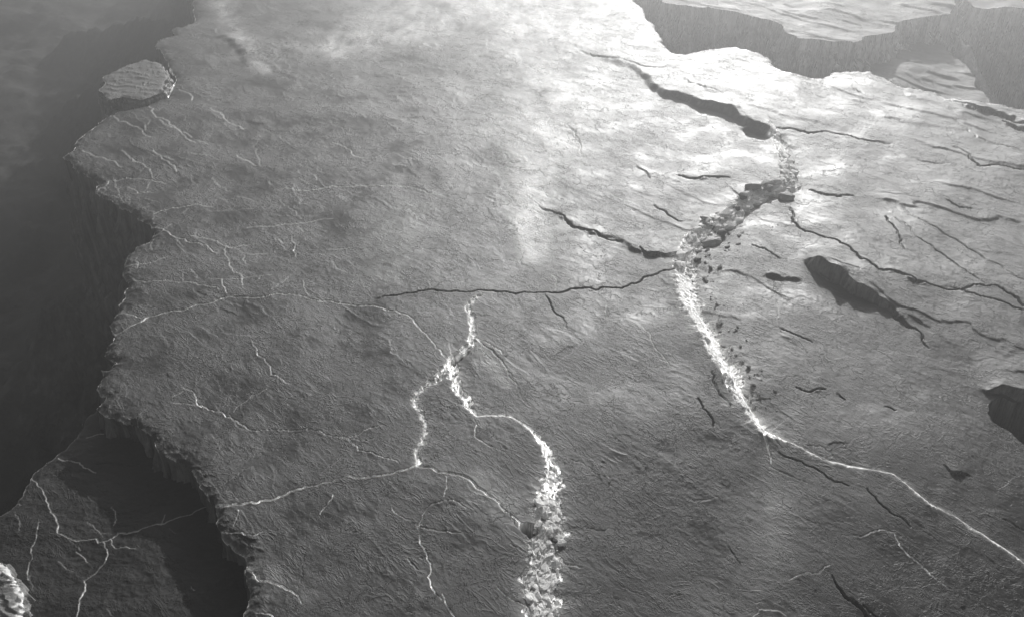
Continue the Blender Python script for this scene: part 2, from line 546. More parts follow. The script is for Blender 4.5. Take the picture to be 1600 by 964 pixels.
# -- ledges: x, y, step height; the side to the right of travel is low
def ledge(pts, back=5.0, low=0.0, frac=0.14, sgn=1, lowR=2.5):
    """step up on the left side of travel (sgn=1)"""
    P, H = fract(line(pts), frac, 3, rng, extra(pts))
    H = H * 0.55
    R = max(back * 2.2, lowR * 2)
    w, D, S, T, _ = G.near(P, R, H)
    D = np.minimum(D, 99)
    st_ = max(1, len(P) // 60)
    H = H * (1 + .55 * perlin(P[:, 0] / 1.1, P[:, 1] / 1.1, 777))
    num = np.zeros_like(D); den = np.full_like(D, 1e-9)
    e0 = (P[0] - P[st_]) / max(1e-6, np.hypot(*(P[0] - P[st_]))); e1 = (P[-1] - P[-1 - st_]) / max(1e-6, np.hypot(*(P[-1] - P[-1 - st_])))
    gh = [P[0] + e0 * q for q in (.3, .7, 1.2, 2, 3, 4.5, 6.5)] + [P[-1] + e1 * q for q in (.3, .7, 1.2, 2, 3, 4.5, 6.5)]
    for (qx, qy), h in list(zip(P[::st_], H[::st_])) + [(q, 0.0) for q in gh]:
        k = 1 / ((X[w] - qx) ** 2 + (Y[w] - qy) ** 2 + .04) ** 2
        num += k * h; den += k
    T = num / den
    c = 1.9 * np.gradient(G.ys)[w[0]][:, None]
    hi = sstep(-c, c, D * S * sgn)
    fade = 1 - sstep(R * 0.6, R, D)
    Z[w] += hi * T * np.exp(-D / back) * fade - (1 - hi) * T * low * np.exp(-D / lowR) * (1 - sstep(lowR, lowR * 2, D))

# step lines running left to right in the picture: left of travel = farther from the camera
ledge([(925, 86, 0), (960, 96, .3), (1000, 116, .6), (1036, 146, .9), (1080, 160, 1.1), (1110, 168, 1.3), (1140, 176, 1.4), (1165, 196, 1.3), (1195, 206, .9), (1222, 216, 0)], 9, .25)
ledge([(1150, 196, 0), (1160, 200, .6), (1185, 206, .9), (1205, 212, .5), (1215, 218, 0)], 3, .3)
ledge([(830, 312, 0), (875, 330, .18), (895, 350, .28), (935, 362, .25), (975, 375, .3), (990, 388, .45), (1010, 396, .5), (1040, 400, .5), (1070, 400, 0)], 5, .2)
ledge([(1258, 410, 0), (1264, 412, 1.2), (1280, 422, 2.2), (1300, 436, 2.3), (1330, 456, 1.9), (1368, 470, 1.0), (1392, 484, .6), (1420, 508, .3), (1440, 524, .15), (1450, 540, .1), (1456, 545, 0)], 9, .2)
ledge([(1190, 434, 0), (1205, 432, .5), (1222, 436, .3), (1242, 436, .35), (1262, 440, 0)], 2.5, .3)
ledge([(1400, 485, 0), (1425, 497, .3), (1455, 512, .2), (1480, 530, .2), (1500, 548, 0)], 4)
ledge([(1328, 392, 0), (1336, 402, .2), (1350, 417, .2), (1372, 429, .1), (1405, 433, .25), (1430, 446, .3), (1462, 450, .12), (1515, 448, .06), (1560, 450, .12), (1585, 465, .2), (1600, 478, .2), (1640, 500, 0)], 6, .2)
ledge([(1534, 600, 0), (1545, 606, .4), (1570, 602, .8), (1600, 612, 1.0), (1640, 640, 1.2), (1700, 690, 1.0), (1760, 730, 0)], 7, .5)
ledge([(905, 80, 0), (960, 92, .3), (1020, 108, .3), (1060, 109, .15), (1072, 106, 0)], 3)
ledge([(1470, 152, 0), (1510, 170, .8), (1560, 181, 1.0), (1600, 200, 1.0), (1660, 215, 0)], 6)
ledge([(1566, 190, 0), (1580, 198, .7), (1600, 206, .8), (1650, 222, 0)], 4)
ledge([(1068, 128, 0), (1092, 140, .35), (1112, 151, .3), (1130, 152, 0)], 3)
ledge([(1060, 272, 0), (1090, 281, .3), (1120, 278, .2), (1145, 279, 0)], 2.5)
ledge([(880, 345, 0), (1010, 392, .1), (1062, 402, 0)], 2)
ledge([(1310, 150, 0), (1330, 157, .4), (1345, 160, .3), (1360, 158, 0)], 3)
ledge([(1395, 130, 0), (1420, 150, .3), (1460, 162, .4), (1500, 178, .3), (1530, 190, 0)], 4)
ledge([(1480, 712, 0), (1490, 724, .3), (1505, 729, .35), (1522, 727, 0)], 2)
ledge([(1120, 590, 0), (1150, 612, .1), (1166, 632, 0)], 2)
ledge([(1260, 600, 0), (1275, 606, .2), (1290, 603, 0)], 2)
ledge([(1210, 515, 0), (1228, 528, .2), (1248, 538, 0)], 2)
ledge([(395, 85, 0), (420, 100, .4), (445, 118, .35), (462, 128, 0)], 5)
ledge([(330, 62, 0), (350, 60, .6), (372, 78, .7), (380, 96, .4), (386, 104, 0)], 5)
ledge([(380, 188, 0), (395, 190, .4), (412, 192, .35), (425, 190, 0)], 3)
# sunlit steps: high side towards the camera, the face looks at the sun
ledge([(1075, 450, 0), (1082, 480, .5), (1102, 515, .7), (1122, 560, .8), (1152, 610, .8), (1178, 645, .7), (1196, 668, .5), (1240, 684, .3), (1290, 708, .25), (1340, 716, .2),
       (1400, 728, .25), (1430, 748, .35), (1460, 770, .35), (1500, 786, .2), (1560, 818, .25), (1600, 838, .3), (1680, 890, 0)], 6, .35, .06, -1)
ledge([(745, 648, 0), (795, 646, .12), (828, 664, .2), (852, 690, .3), (862, 712, 0)], 3, .3, .05, -1)

# -- cracks: x, y, half-width in metres; they cut down into the slab
def crack(pts, depth=0.7, frac=0.16, it=3, lift=0.0, white=0.0, z=0.0, P=None, H=None):
    if P is None:
        P, H = fract(line(pts, z), frac, it, rng, extra(pts))
    R = 0.9
    r = G.near(P, R, H)
    if r is None: return
    w, D, S, T, _ = r
    cell = np.maximum(0.9 * G.cs[w[0]][:, None], .75 * np.gradient(G.ys)[w[0]][:, None]) * (.56 if white else 1)
    hw = np.where(T > 0.004, np.maximum(T, cell), 1e-4)
    d = np.minimum(1.0, T / cell) * depth
    Z[w] -= np.clip(1 - (D / hw) ** 2, 0, 1) * d
    if lift:
        Z[w] += lift * np.exp(-(D / 0.22) ** 2) * (S < 0) * np.minimum(1, T / .03)
    if white:
        pale[w] = np.maximum(pale[w], white * np.clip(1.35 - D / np.maximum(hw * 1.1, cell), 0, 1) * (T > .004))


DK = [
    [(580, 468, .0), (600, 464, .05), (640, 461, .07), (700, 459, .09), (728, 460, .03), (768, 456, .08), (780, 458, .1), (805, 462, .07), (820, 458, .03), (850, 457, .06), (872, 458, .08), (930, 452, .07), (972, 447, .09), (985, 440, .03), (1000, 438, .08), (1028, 426, .08), (1055, 423, .02)],
    [(845, 455, 0), (858, 470, .04), (880, 495, .02), (900, 520, 0)],
    [(1235, 325, .04), (1237, 343, .09), (1258, 364, .1), (1285, 374, .08), (1312, 386, .07), (1328, 393, .08), (1342, 412, .14), (1370, 430, .12), (1405, 434, .1), (1430, 446, .1), (1462, 450, .07), (1520, 448, .05), (1558, 450, .08), (1590, 470, .12), (1598, 480, .08)],
    [(1480, 450, 0), (1520, 460, .05), (1545, 468, .08), (1580, 480, .08), (1610, 490, .06)],
    [(1212, 204, .05), (1262, 212, .12), (1292, 209, .08), (1330, 215, .1), (1355, 222, .16), (1392, 226, .03)],
    [(1265, 296, .05), (1285, 303, .35), (1310, 307, .3), (1335, 305, .03)],
    [(1490, 230, .04), (1515, 248, .1), (1528, 260, .2), (1570, 262, .14), (1600, 268, .1), (1640, 276, 0)],
    [(1384, 338, .07), (1394, 352, .08), (1405, 372, .07), (1412, 392, .03)],
    [(1308, 872, .02), (1318, 888, .10), (1332, 902, .17), (1350, 912, .22), (1362, 922, .12), (1376, 944, .18), (1388, 965, .12), (1400, 1000, .1)],
    [(1360, 912, .03), (1385, 930, .03), (1400, 950, 0)],
    [(1478, 152, .04), (1516, 170, .2), (1560, 182, .3), (1600, 200, .25), (1650, 215, .1)],
    [(1568, 191, .2), (1585, 200, .3), (1604, 208, .2)],
    [(995, 258, .04), (1015, 276, .06)], [(1022, 320, .04), (1040, 330, .05), (1066, 346, .04)],
    [(1000, 385, .05), (1012, 396, .12), (1040, 400, .14), (1072, 400, .1)],
    [(830, 312, 0), (875, 331, .05), (893, 350, .07), (935, 362, .06), (972, 375, .05)],
    [(905, 80, .05), (935, 88, .1), (985, 97, .1), (1030, 109, .1), (1068, 106, .03)],
    [(1060, 272, .05), (1091, 281, .12), (1140, 279, .06)],
    [(1175, 384, .03), (1198, 392, .05), (1218, 404, .03)],
    [(1262, 414, .05), (1310, 442, .1), (1370, 472, .12), (1440, 520, .06), (1452, 540, .02)],
    [(1480, 714, .02), (1492, 726, .08), (1520, 728, .06)],
    [(1218, 700, .02), (1255, 712, .04), (1290, 728, .05), (1330, 745, .03)], [(1360, 748, .02), (1385, 775, .05), (1430, 802, .03)],
    [(1282, 410, .02), (1310, 425, .05), (1340, 434, .02)],
    [(1400, 340, .02), (1440, 375, .04), (1490, 410, .04), (1540, 450, .02)], [(1420, 335, .02), (1470, 360, .04), (1530, 395, .03), (1600, 440, .02)],
    [(1380, 300, .02), (1440, 308, .02)], [(1512, 205, .03), (1550, 225, .05), (1600, 240, .03)],
    [(1070, 128, .05), (1095, 141, .08), (1128, 152, .04)],
    [(1332, 135, .03), (1338, 142, .1), (1348, 148, .05)],
    [(1434, 250, .03), (1460, 255, .08), (1475, 256, .02)], [(1480, 312, .03), (1500, 322, .1), (1520, 324, .03)],
    [(800, 800, .05), (812, 808, .15), (826, 816, .3), (838, 822, .2)],
    [(1090, 625, .02), (1105, 645, .04), (1115, 665, .02)], [(1110, 590, .02), (1122, 618, .04), (1140, 640, .02)],
    [(1245, 600, .02), (1268, 606, .06), (1292, 602, .03)], [(1310, 608, .04), (1322, 616, .12)], [(1385, 628, .03), (1402, 634, .08)],
]
for c in DK:
    crack([(q[0], q[1], q[2] * .6) for q in c], 0.65)
WH = [
    [(178, 522, .05), (215, 508, .06), (260, 490, .05), (310, 478, .06), (360, 466, .06), (430, 462, .04), (480, 466, .03), (530, 474, .05), (560, 478, .04), (620, 489, .04), (640, 498, .05), (652, 512, .05), (668, 530, .03), (690, 555, .03), (703, 570, .06)],
    [(340, 788, .09), (372, 787, .06), (400, 784, .05), (430, 776, .06), (462, 762, .06), (490, 757, .04), (520, 750, .04), (548, 742, .06), (600, 742, .05), (622, 736, .05), (652, 727, .06), (690, 738, .06), (706, 740, .05), (724, 741, .09), (745, 757, .07), (765, 768, .05), (800, 795, .03), (812, 806, .03)],
    [(268, 628, .02), (310, 632, .03), (345, 640, .05), (362, 650, .05), (385, 665, .05), (420, 667, .04), (460, 668, .05), (500, 671, .03), (540, 684, .02), (585, 684, .02)],
    [(535, 680, .03), (560, 702, .04), (600, 715, .03), (622, 722, .02)], [(545, 682, .02), (585, 668, .03), (600, 665, .02)],
    [(240, 334, .05), (270, 324, .05), (306, 317, .05), (332, 322, .03)],
    [(385, 355, .02), (430, 352, .03), (470, 346, .03), (520, 340, .02)], [(456, 368, .03), (458, 388, .03), (462, 398, .02)],
    [(300, 370, .02), (340, 376, .04), (360, 386, .04), (400, 378, .02)], [(352, 382, .02), (358, 408, .03), (372, 428, .03), (380, 445, .02), (382, 450, 0)],
    [(232, 345, .05), (262, 362, .05), (298, 380, .06), (340, 395, .04)], [(348, 440, .03), (356, 462, .05)], [(474, 440, .02), (484, 462, .03)],
    [(195, 415, .03), (240, 412, .04), (262, 404, .02)], [(200, 440, .03), (262, 440, .04), (310, 448, .03), (345, 458, .02)],
    [(180, 490, .02), (205, 494, .03), (225, 498, .04)], [(395, 535, .02), (402, 555, .04), (425, 585, .05), (440, 592, .03), (452, 600, .02)],
    [(270, 620, .02), (290, 610, .02)], [(285, 605, .02), (315, 635, .04)], [(365, 640, .02), (395, 615, .03), (420, 605, .02)],
        [(740, 652, .03), (742, 680, .02)], [(742, 680, .02), (765, 694, .04), (790, 704, .02)],
    [(696, 742, .02), (694, 772, .03)], [(655, 815, .02), (660, 800, .03), (680, 782, .03), (700, 778, .03), (728, 788, .02)], [(612, 790, .02), (640, 808, .03), (662, 818, .04), (720, 824, .02)],
    [(650, 812, .02), (655, 840, .03), (672, 870, .04), (676, 910, .04), (690, 925, .02)], [(635, 862, .03), (652, 880, .03)],
    [(948, 474, .03), (949, 496, .04)], [(862, 430, .02), (868, 452, .03)], [(742, 530, .05), (762, 540, .06), (785, 555, .03)], [(745, 533, .05), (775, 558, .08), (798, 590, .03)],
    [(1000, 510, .02), (1020, 540, .04), (1045, 570, .03), (1060, 580, 0)], [(1192, 672, .12), (1200, 690, .1), (1205, 720, .03)],
    [(1260, 684, .05), (1285, 686, .05), (1305, 700, .06), (1295, 702, .03)], [(1205, 720, .02), (1230, 728, .06), (1265, 742, .02)],
    [(1340, 815, .03), (1375, 808, .04), (1404, 810, .04)], [(1405, 812, .04), (1430, 842, .05), (1465, 868, .05), (1500, 888, .03)],
    [(1240, 878, .02), (1270, 868, .05), (1305, 857, .04)],
    [(262, 100, .2), (268, 118, .25), (266, 135, .2), (258, 150, .1)], [(230, 166, .05), (240, 180, .08), (260, 190, .06), (300, 214, .05)],
    [(178, 182, .03), (205, 198, .07), (235, 215, .04)], [(150, 300, .04), (170, 280, .07), (200, 275, .08), (240, 280, .06), (258, 284, .04)], [(200, 290, .04), (215, 300, .08), (235, 296, .04)],
    [(130, 236, .03), (160, 246, .07), (190, 260, .05)], [(190, 235, .03), (215, 252, .06), (238, 276, .04)], [(240, 235, .03), (262, 252, .05), (275, 266, .04)],
    [(280, 142, .04), (300, 158, .08)], [(330, 172, .04), (352, 186, .08), (380, 200, .04)], [(370, 240, .04), (400, 256, .06)], [(520, 222, .06), (550, 240, .08), (568, 250, .03)],
    [(250, 190, .02), (290, 212, .05), (305, 222, .04)], [(440, 296, .03), (520, 292, .05), (600, 293, .05), (650, 296, .05), (690, 306, .03)],
    [(820, 225, .04), (860, 185, .1), (885, 195, .1), (905, 215, .12), (910, 240, .06)],
    [(690, 915, .02), (700, 935, .04), (720, 955, .03)], [(776, 900, .02), (800, 918, .05), (820, 926, .03)], [(798, 838, .03), (822, 850, .07), (838, 862, .05)],
    [(400, 950, .03), (425, 955, .04)], [(395, 888, .1), (430, 905, .08), (470, 935, .04)], [(870, 842, .04), (895, 858, .08), (912, 862, .03)],
    [(345, 825, .02), (372, 828, .05), (398, 832, .05), (412, 826, .03)], [(372, 795, .02), (365, 820, .02)], [(520, 770, .02), (512, 785, .03), (500, 800, .02)],
]
for n, c in enumerate(WH):
    crack([(q[0], q[1], q[2] * (1.45 if n < 2 else .8)) for q in c], 0.10, 0.14, 3, lift=0.02, white=0.6 if n < 2 else .4)

crack([(256, 93, .15), (266, 108, .22), (271, 122, .25), (269, 138, .2), (262, 150, .1)], .05, .1, 3, lift=.1, white=1.0)
# small random fissures, following the strike of the rock
def wander(px, py, ang, n, step, hw):
    x, y = gp(px, py)
    P = [(float(x), float(y))]
    a = ang
    for k in range(n):
        a += rng.normal(0, .2); a = ang + (a - ang) * .85
        P.append((P[-1][0] + step * math.cos(a), P[-1][1] + step * math.sin(a)))
    P = fract(np.array(P), .22, 2, rng)
    t = np.linspace(0, 1, len(P))
    return P, hw * np.sin(np.pi * np.clip(t, .02, .98)) ** .7
for k in range(14):
    px, py = rng.uniform(860, 1640), 90 + 870 * rng.random() ** 1.5
    if py < 180 and px < 1000: continue
    far = 1 - min(1, (py - 90) / 700)
    P, H = wander(px, py, math.radians(rng.normal(-42, 16)), rng.integers(5, 16), 0.2 + .5 * far * rng.random(), rng.uniform(.008, .02) + far * .045)
    crack(None, rng.uniform(.15, .45), P=P, H=H)
for k in range(90):
    px, py = rng.uniform(140, 1250), rng.uniform(160, 1040)
    P, H = wander(px, py, math.radians(rng.choice([rng.normal(-48, 18), rng.normal(-15, 30), rng.normal(80, 25)], p=[.6, .25, .15])), rng.integers(3, 11), 0.2 + .4 * rng.random(), rng.uniform(.01, .03))
    crack(None, .08, lift=.01, P=P, H=H * .8, white=rng.uniform(.05, .22))
for k in range(60):
    px, py = rng.uniform(120, 520), rng.uniform(180, 440)
    P, H = wander(px, py, math.radians(rng.normal(-50, 22)), rng.integers(3, 10), 0.3 + .5 * rng.random(), rng.uniform(.015, .04))
    crack(None, .1, lift=.015, P=P, H=H * .8, white=rng.uniform(.08, .3))

# -- broad veins of broken pale rock: x, y, half-width in photo pixels
veins = {
    'upper': [(752, 462, 2), (740, 470, 3), (732, 488, 5), (740, 525, 6), (736, 545, 5), (715, 560, 8), (703, 575, 8), (680, 600, 5), (655, 615, 5), (648, 635, 5), (665, 660, 3), (662, 690, 4), (652, 726, 4)],
    'lower': [(708, 576, 7), (714, 608, 7), (730, 635, 5), (745, 648, 1.6), (795, 648, 1.6), (825, 665, 3), (850, 690, 6), (862, 712, 8), (866, 740, 13), (860, 780, 19), (862, 810, 20), (851, 850, 22), (849, 880, 19), (850, 920, 21), (845, 964, 26), (842, 1040, 28)],
    'right': [(1205, 200, 3), (1222, 235, 8), (1232, 265, 9), (1236, 290, 10), (1186, 304, 9), (1146, 335, 9), (1108, 364, 14), (1080, 380, 10), (1070, 410, 11), (1072, 440, 11), (1080, 480, 12), (1100, 515, 12), (1120, 560, 13), (1150, 610, 11), (1175, 645, 9), (1195, 670, 9), (1240, 685, 3), (1290, 708, 1.7), (1340, 718, 1.5), (1400, 730, 1.7), (1430, 750, 2.6), (1460, 772, 2.6), (1500, 786, 1.4), (1560, 820, 2), (1600, 840, 3), (1680, 890, 3)],
}
vein_geo = {}
for nm, pts in veins.items():
    P = line(pts)
    px = extra(pts)
    px = px * {'right': 1.35, 'upper': .75, 'lower': .95}[nm]
    dist = np.array([CAMH / -ray(a, b)[2] for a, b, _ in pts]) / FPX
    W = px * dist
    n0 = len(P)
    P2, W2 = fract(P, 0.08 if nm == 'right' else 0.15, 4, rng, W)
    W2 = W2 * (1 + .35 * rng.uniform(-1, 1, len(W2)))
    vein_geo[nm] = (P2, W2)
    w, D, S, T, _ = G.near(P2, 4.5, W2)
    D = np.minimum(D, 99)
    edge = T * (1 + 0.35 * fbm(X[w] / .5, Y[w] / .5, 200, 3))
    q = np.clip((edge - D) / 0.12 + .5, 0, 1)
    dep = {'upper': .12, 'lower': .16, 'right': .05}[nm]
    Z[w] -= q * dep * np.minimum(1, T / .25)
    sl = {'upper': .28, 'lower': .32, 'right': .5}[nm]
    w1, D1, S1, T1, _ = G.near(P, 5.0, W)
    D1 = np.minimum(D1, 99)
    Z[w1] += -S1 * sl * np.where(D1 < T1, D1, T1 * np.exp(-np.maximum(D1 - T1, 0) / 1.1)) * (D1 < 90)
    bl = 0.07 * perlin(X[w] / .28, Y[w] / .34, 210) + .06 * perlin(X[w] / .13, Y[w] / .13, 214)
    Z[w] += q * bl * np.minimum(1, T / .25)
    gap = sstep(.12, .32, perlin(X[w] / .45, Y[w] / .9, 231) + .4 * perlin(X[w] / .2, Y[w] / .3, 233)) if nm != 'right' else 0
    Z[w] -= q * gap * .25 * np.minimum(1, T / .3)
    pale[w] = np.maximum(pale[w], q * 0.95 * (1 - .85 * gap))
    pale[w] = np.maximum(pale[w], 0.35 * np.exp(-np.maximum(D - T, 0) / (T * .6 + .05)))

# -- pits: dark holes in the slab
def pit(pts, depth):
    P = fract(np.vstack([line(pts), line(pts[:1])]), .12, 3, rng)
    m = G.inside(P[:-1])
    Z[m] -= depth
    pale[m] = 0
pit([(1552, 618), (1570, 610), (1604, 618), (1650, 640), (1690, 690), (1640, 694), (1604, 676), (1588, 662), (1568, 654), (1556, 648), (1548, 634)], 3.0)
pit([(802, 804), (822, 805), (838, 808), (838, 824), (828, 830), (816, 820)], 1.6)
pit([(722, 550), (738, 545), (732, 556), (722, 565), (706, 572), (702, 566), (712, 558)], 0.8)
pit([(1095, 352), (1130, 350), (1125, 362), (1100, 358)], .5)

# rim: worn, chipped edge
bb = G.near(np.vstack([outline, outline[:1]]), 2.0)
w, D, S, T, _ = bb
Z[w] -= np.where(D < 2, 0.25 * np.exp(-D / .25) + 0.12 * np.exp(-D / .8) * (1 + fbm(X[w] * 1.3, Y[w] * 1.3, 99, 3)), 0)
pale[w] = np.maximum(pale[w], .28 * np.exp(-D / .14) * (perlin(X[w] * .8, Y[w] * .8, 77) > -.1))

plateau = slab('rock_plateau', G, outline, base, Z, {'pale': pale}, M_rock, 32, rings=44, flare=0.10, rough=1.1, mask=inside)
tag(plateau, 'broad cracked grey rock plateau with a ragged cliff edge and pale veins', kind='structure')


def surf(px, py):
    """height of the plateau top at a photo point"""
    x, y = gp(px, py)
    return float(x), float(y), height(float(x), float(y))


def height(x, y):
    j = int(np.clip(np.searchsorted(G.ys, y), 0, G.nj - 1))
    i = int(np.clip(np.searchsorted(G.us, x / G.cs[j]), 0, G.ni - 1))
    return float(Z[j, i])


# ------------------------------------------------------------------ the lower shelf at the left
ZS = -2.0
GS = view_grid(600, 1130, 1.1, -1000, -330, 1.1, ZS)
sh = [(300, 560), (200, 600), (168, 628), (146, 642), (128, 660), (124, 676), (112, 692), (86, 716), (62, 732), (50, 746), (40, 764), (28, 786), (8, 802), (-20, 818), (-70, 850), (-130, 900), (-190, 1000), (-220, 1150),
      (600, 1150), (560, 800), (420, 640)]
sb = line(sh[::-1], ZS)
so = fract(np.vstack([sb, sb[:1]]), .14, 4, rng)[:-1]
XS, YS = GS.X, GS.Y
ZZ = ZS + .35 * fbm(XS / 14, YS / 14, 301, 3) + .06 * fbm(XS / 2, YS / 1.6, 305, 4, .6) + .02 * fbm(XS / .5, YS / .5, 309, 3)
ps = np.zeros_like(ZZ)
Gb, Zb, pb = G, Z, pale
G, Z, pale = GS, ZZ, ps
X, Y = XS, YS
for c in [[(50, 748, .03), (62, 762, .05), (72, 776, .05), (80, 800, .06), (90, 830, .07), (104, 837, .07), (120, 842, .08), (134, 840, .05), (150, 838, .07), (153, 845, .07), (176, 838, .06), (184, 830, .07), (212, 830, .07), (232, 822, .05), (258, 818, .05), (270, 812, .05), (300, 804, .05), (332, 790, .05)],
          [(162, 845, .03), (168, 868, .05), (160, 882, .03), (140, 900, .05), (132, 905, .05), (130, 930, .05), (122, 964, .05), (118, 1010, .05)],
          [(62, 815, .03), (58, 835, .04), (48, 862, .04), (50, 872, .03), (44, 885, .04), (44, 905, .02)],
          [(172, 840, .02), (182, 856, .03), (212, 858, .02)], [(118, 858, .02), (136, 876, .03)], [(92, 718, .02), (125, 724, .05), (150, 738, .03)],
          [(135, 685, .02), (170, 675, .03)]]:
    crack([(q[0], q[1], q[2] * .8) for q in c], .08, .12, 3, lift=.02, white=.6, z=ZS)
for c in [[(150, 726, .03), (190, 724, .06), (225, 720, .03)], [(130, 640, .05), (118, 680, .06)]]:
    crack(c, .5, z=ZS)
for k in range(22):
    px, py = rng.uniform(0, 300), rng.uniform(740, 1000)
    P, H = wander(px, py, math.radians(rng.normal(-40, 30)), rng.integers(3, 8), 0.18 + .2 * rng.random(), rng.uniform(.01, .025))
    crack(None, .06, lift=.02, P=P, H=H, white=rng.uniform(.1, .4))
w, D, S, T, _ = G.near(np.vstack([so, so[:1]]), 1.0)
Z[w] -= np.where(D < 1, .15 * np.exp(-D / .2), 0)
pale[w] = np.maximum(pale[w], .35 * np.exp(-D / .06))
shelf = slab('rock_shelf', G, so, sb, Z, {'pale': pale}, M_shelf, 30, rings=34, flare=.10, rough=.7, seed=9)
tag(shelf, 'dark lower rock shelf with thin white cracks below the plateau edge', kind='structure')
G, Z, pale = Gb, Zb, pb
X, Y = G.X, G.Y

# ------------------------------------------------------------------ far mesas beyond the gorge
def mesa(name, pts, z, tail, label, seed, depth=30, grid=(-140, 200), us=(150, 1300), mat=None, low=()):
    global G, Z, pale, X, Y
    Gk = (G, Z, pale, X, Y)
    G = view_grid(grid[0], grid[1], .9, us[0], us[1], 1.3, z)
    X, Y = G.X, G.Y
    b = np.vstack([line(pts, z), tail])
    o = fract(np.vstack([b, b[:1]]), .12, 5, rng)[:-1]
    gg = (X + Y) * .707; ss = (Y - X) * .707
    Z = z + .7 * fbm(X / 18, Y / 18, seed, 4)
    q = (gg + 2 * fbm(ss / 12, gg / 5, seed + 4, 3)) / 3.5
    f = q - np.floor(q)
    Z += .30 * (1 - f) ** 2 * sstep(0, .12, f) * sstep(-.1, .2, perlin(ss / 9, gg / 4, seed + 9))
    q = (gg + 2 * fbm(ss / 6, gg / 3, seed + 14, 3)) / 1.3
    f = q - np.floor(q)
    Z += .12 * (1 - f) ** 2 * sstep(0, .2, f) * sstep(-.1, .2, perlin(ss / 4, gg / 2, seed + 19))
    pale = np.zeros_like(Z)
    m = slab(name, G, o, b, Z, {'pale': pale}, mat or M_far, depth, rings=30, flare=.22, rough=1.3, seed=seed, ragged=1.2)
    tag(m, label, kind='structure')
    G, Z, pale, X, Y = Gk
    return m


mesa('rock_mesa', [(985, -25), (1020, -8), (1062, 6), (1108, 16), (1150, 26), (1185, 34), (1222, 40), (1229, 52), (1246, 62), (1290, 68), (1334, 73), (1346, 62), (1372, 54), (1400, 46), (1412, 30), (1450, 26), (1486, 24),
                   (1494, 12), (1480, -8), (1476, -30), (1500, -70), (1480, -130)], -3.0, line([(1000, -135)], -3.0),
     'pale flat-topped mesa with grey cliffs across the gorge at top right', 401)
mesa('rock_mesa', [(1486, -60), (1504, -6), (1530, 10), (1566, 13), (1602, 18), (1660, 26), (1760, 30), (2080, 60), (2080, -120), (1560, -130)], -5.0, line([(1520, -120)], -5.0),
     'hazy cliff block at the far right corner behind the ridge', 431)

mesa('rock_terrace', [(1322, 80), (1350, 68), (1392, 60), (1440, 62), (1476, 74), (1500, 96), (1522, 128), (1548, 168), (1500, 190), (1420, 176), (1370, 150), (1334, 112)], -7.5, line([(1330, 96)], -7.5),
     'lower pale terrace of broken rock in front of the far mesa', 451, depth=26, mat=M_slab)

# ------------------------------------------------------------------ valley floor, out to the horizon
t = np.linspace(-1, 1, 820)
xs = 45 * np.sinh(t * math.asinh(3000 / 45)) - 30
ysv = 50 * np.sinh(t * math.asinh(3000 / 50)) + 100
GV = Grid(ysv, np.ones(len(ysv)), xs)
XV, YV = GV.X, GV.Y
ZV = -34 + 3.5 * fbm(XV / 45, YV / 45, 501, 4) + .9 * fbm(XV / 9, YV / 9, 511, 4, .55)
ar = math.radians(-60)
ZV += 1.1 * np.abs(fbm((XV * math.cos(ar) + YV * math.sin(ar)) / 12, (-XV * math.sin(ar) + YV * math.cos(ar)) / 3, 521, 4, .6))
# bank of fallen rock leaning on the cliff
r = GV.near(np.vstack([base, base[:1]]), 26)
w, D, S, T, _ = r
ZV[w] += np.where(D < 26, 12 * (1 - sstep(0, 26, D)) ** 1.5 * (1 + .4 * fbm(XV[w] / 7, YV[w] / 7, 531, 4, .6)), 0)
r = GV.near(np.vstack([sb, sb[:1]]), 16)
w, D, S, T, _ = r
ZV[w] += np.where(D < 16, 7 * (1 - sstep(0, 16, D)) ** 1.5, 0)
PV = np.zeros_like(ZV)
# ridge running down from the mesa to the right
for pts in ([(1490, 22, -5), (1500, 60, -9), (1512, 90, -13), (1540, 130, -19), (1552, 175, -27)],
            [(1380, 60, -5), (1420, 90, -12), (1450, 120, -18), (1480, 160, -27)],
            [(235, 100, -14), (200, 120, -18), (120, 150, -27)],
            [(290, 40, -12), (200, 30, -22), (100, 60, -30)]):
    P = np.array([[float(c) for c in gp(a, b, z)] for a, b, z in pts])
    P, H = fract(P, .1, 3, rng, extra(pts))
    r = GV.near(P, 30, H)
    w, D, S, T, _ = r
    c = np.where(D < 30, T - .85 * D + 1.6 * fbm(XV[w] / 5, YV[w] / 5, 541, 4, .6), -99)
    PV[w] = np.maximum(PV[w], np.where(c > ZV[w], .9, 0) * (P[0, 0] > 0))  # right-hand ridges coloured pale in place of sunlight on their slopes
    ZV[w] = np.maximum(ZV[w], c)
j, i = np.meshgrid(np.arange(GV.nj - 1), np.arange(GV.ni - 1), indexing='ij')
idx = (j * GV.ni + i).ravel()
fv = np.stack([idx, idx + 1, idx + GV.ni + 1, idx + GV.ni], 1)
valley = link_mesh('valley_floor', np.stack([XV.ravel(), YV.ravel(), ZV.ravel()], 1), fv, M_valley, {'pale': PV.ravel()})
tag(valley, 'shadowed canyon floor and slopes far below the plateau', kind='structure')

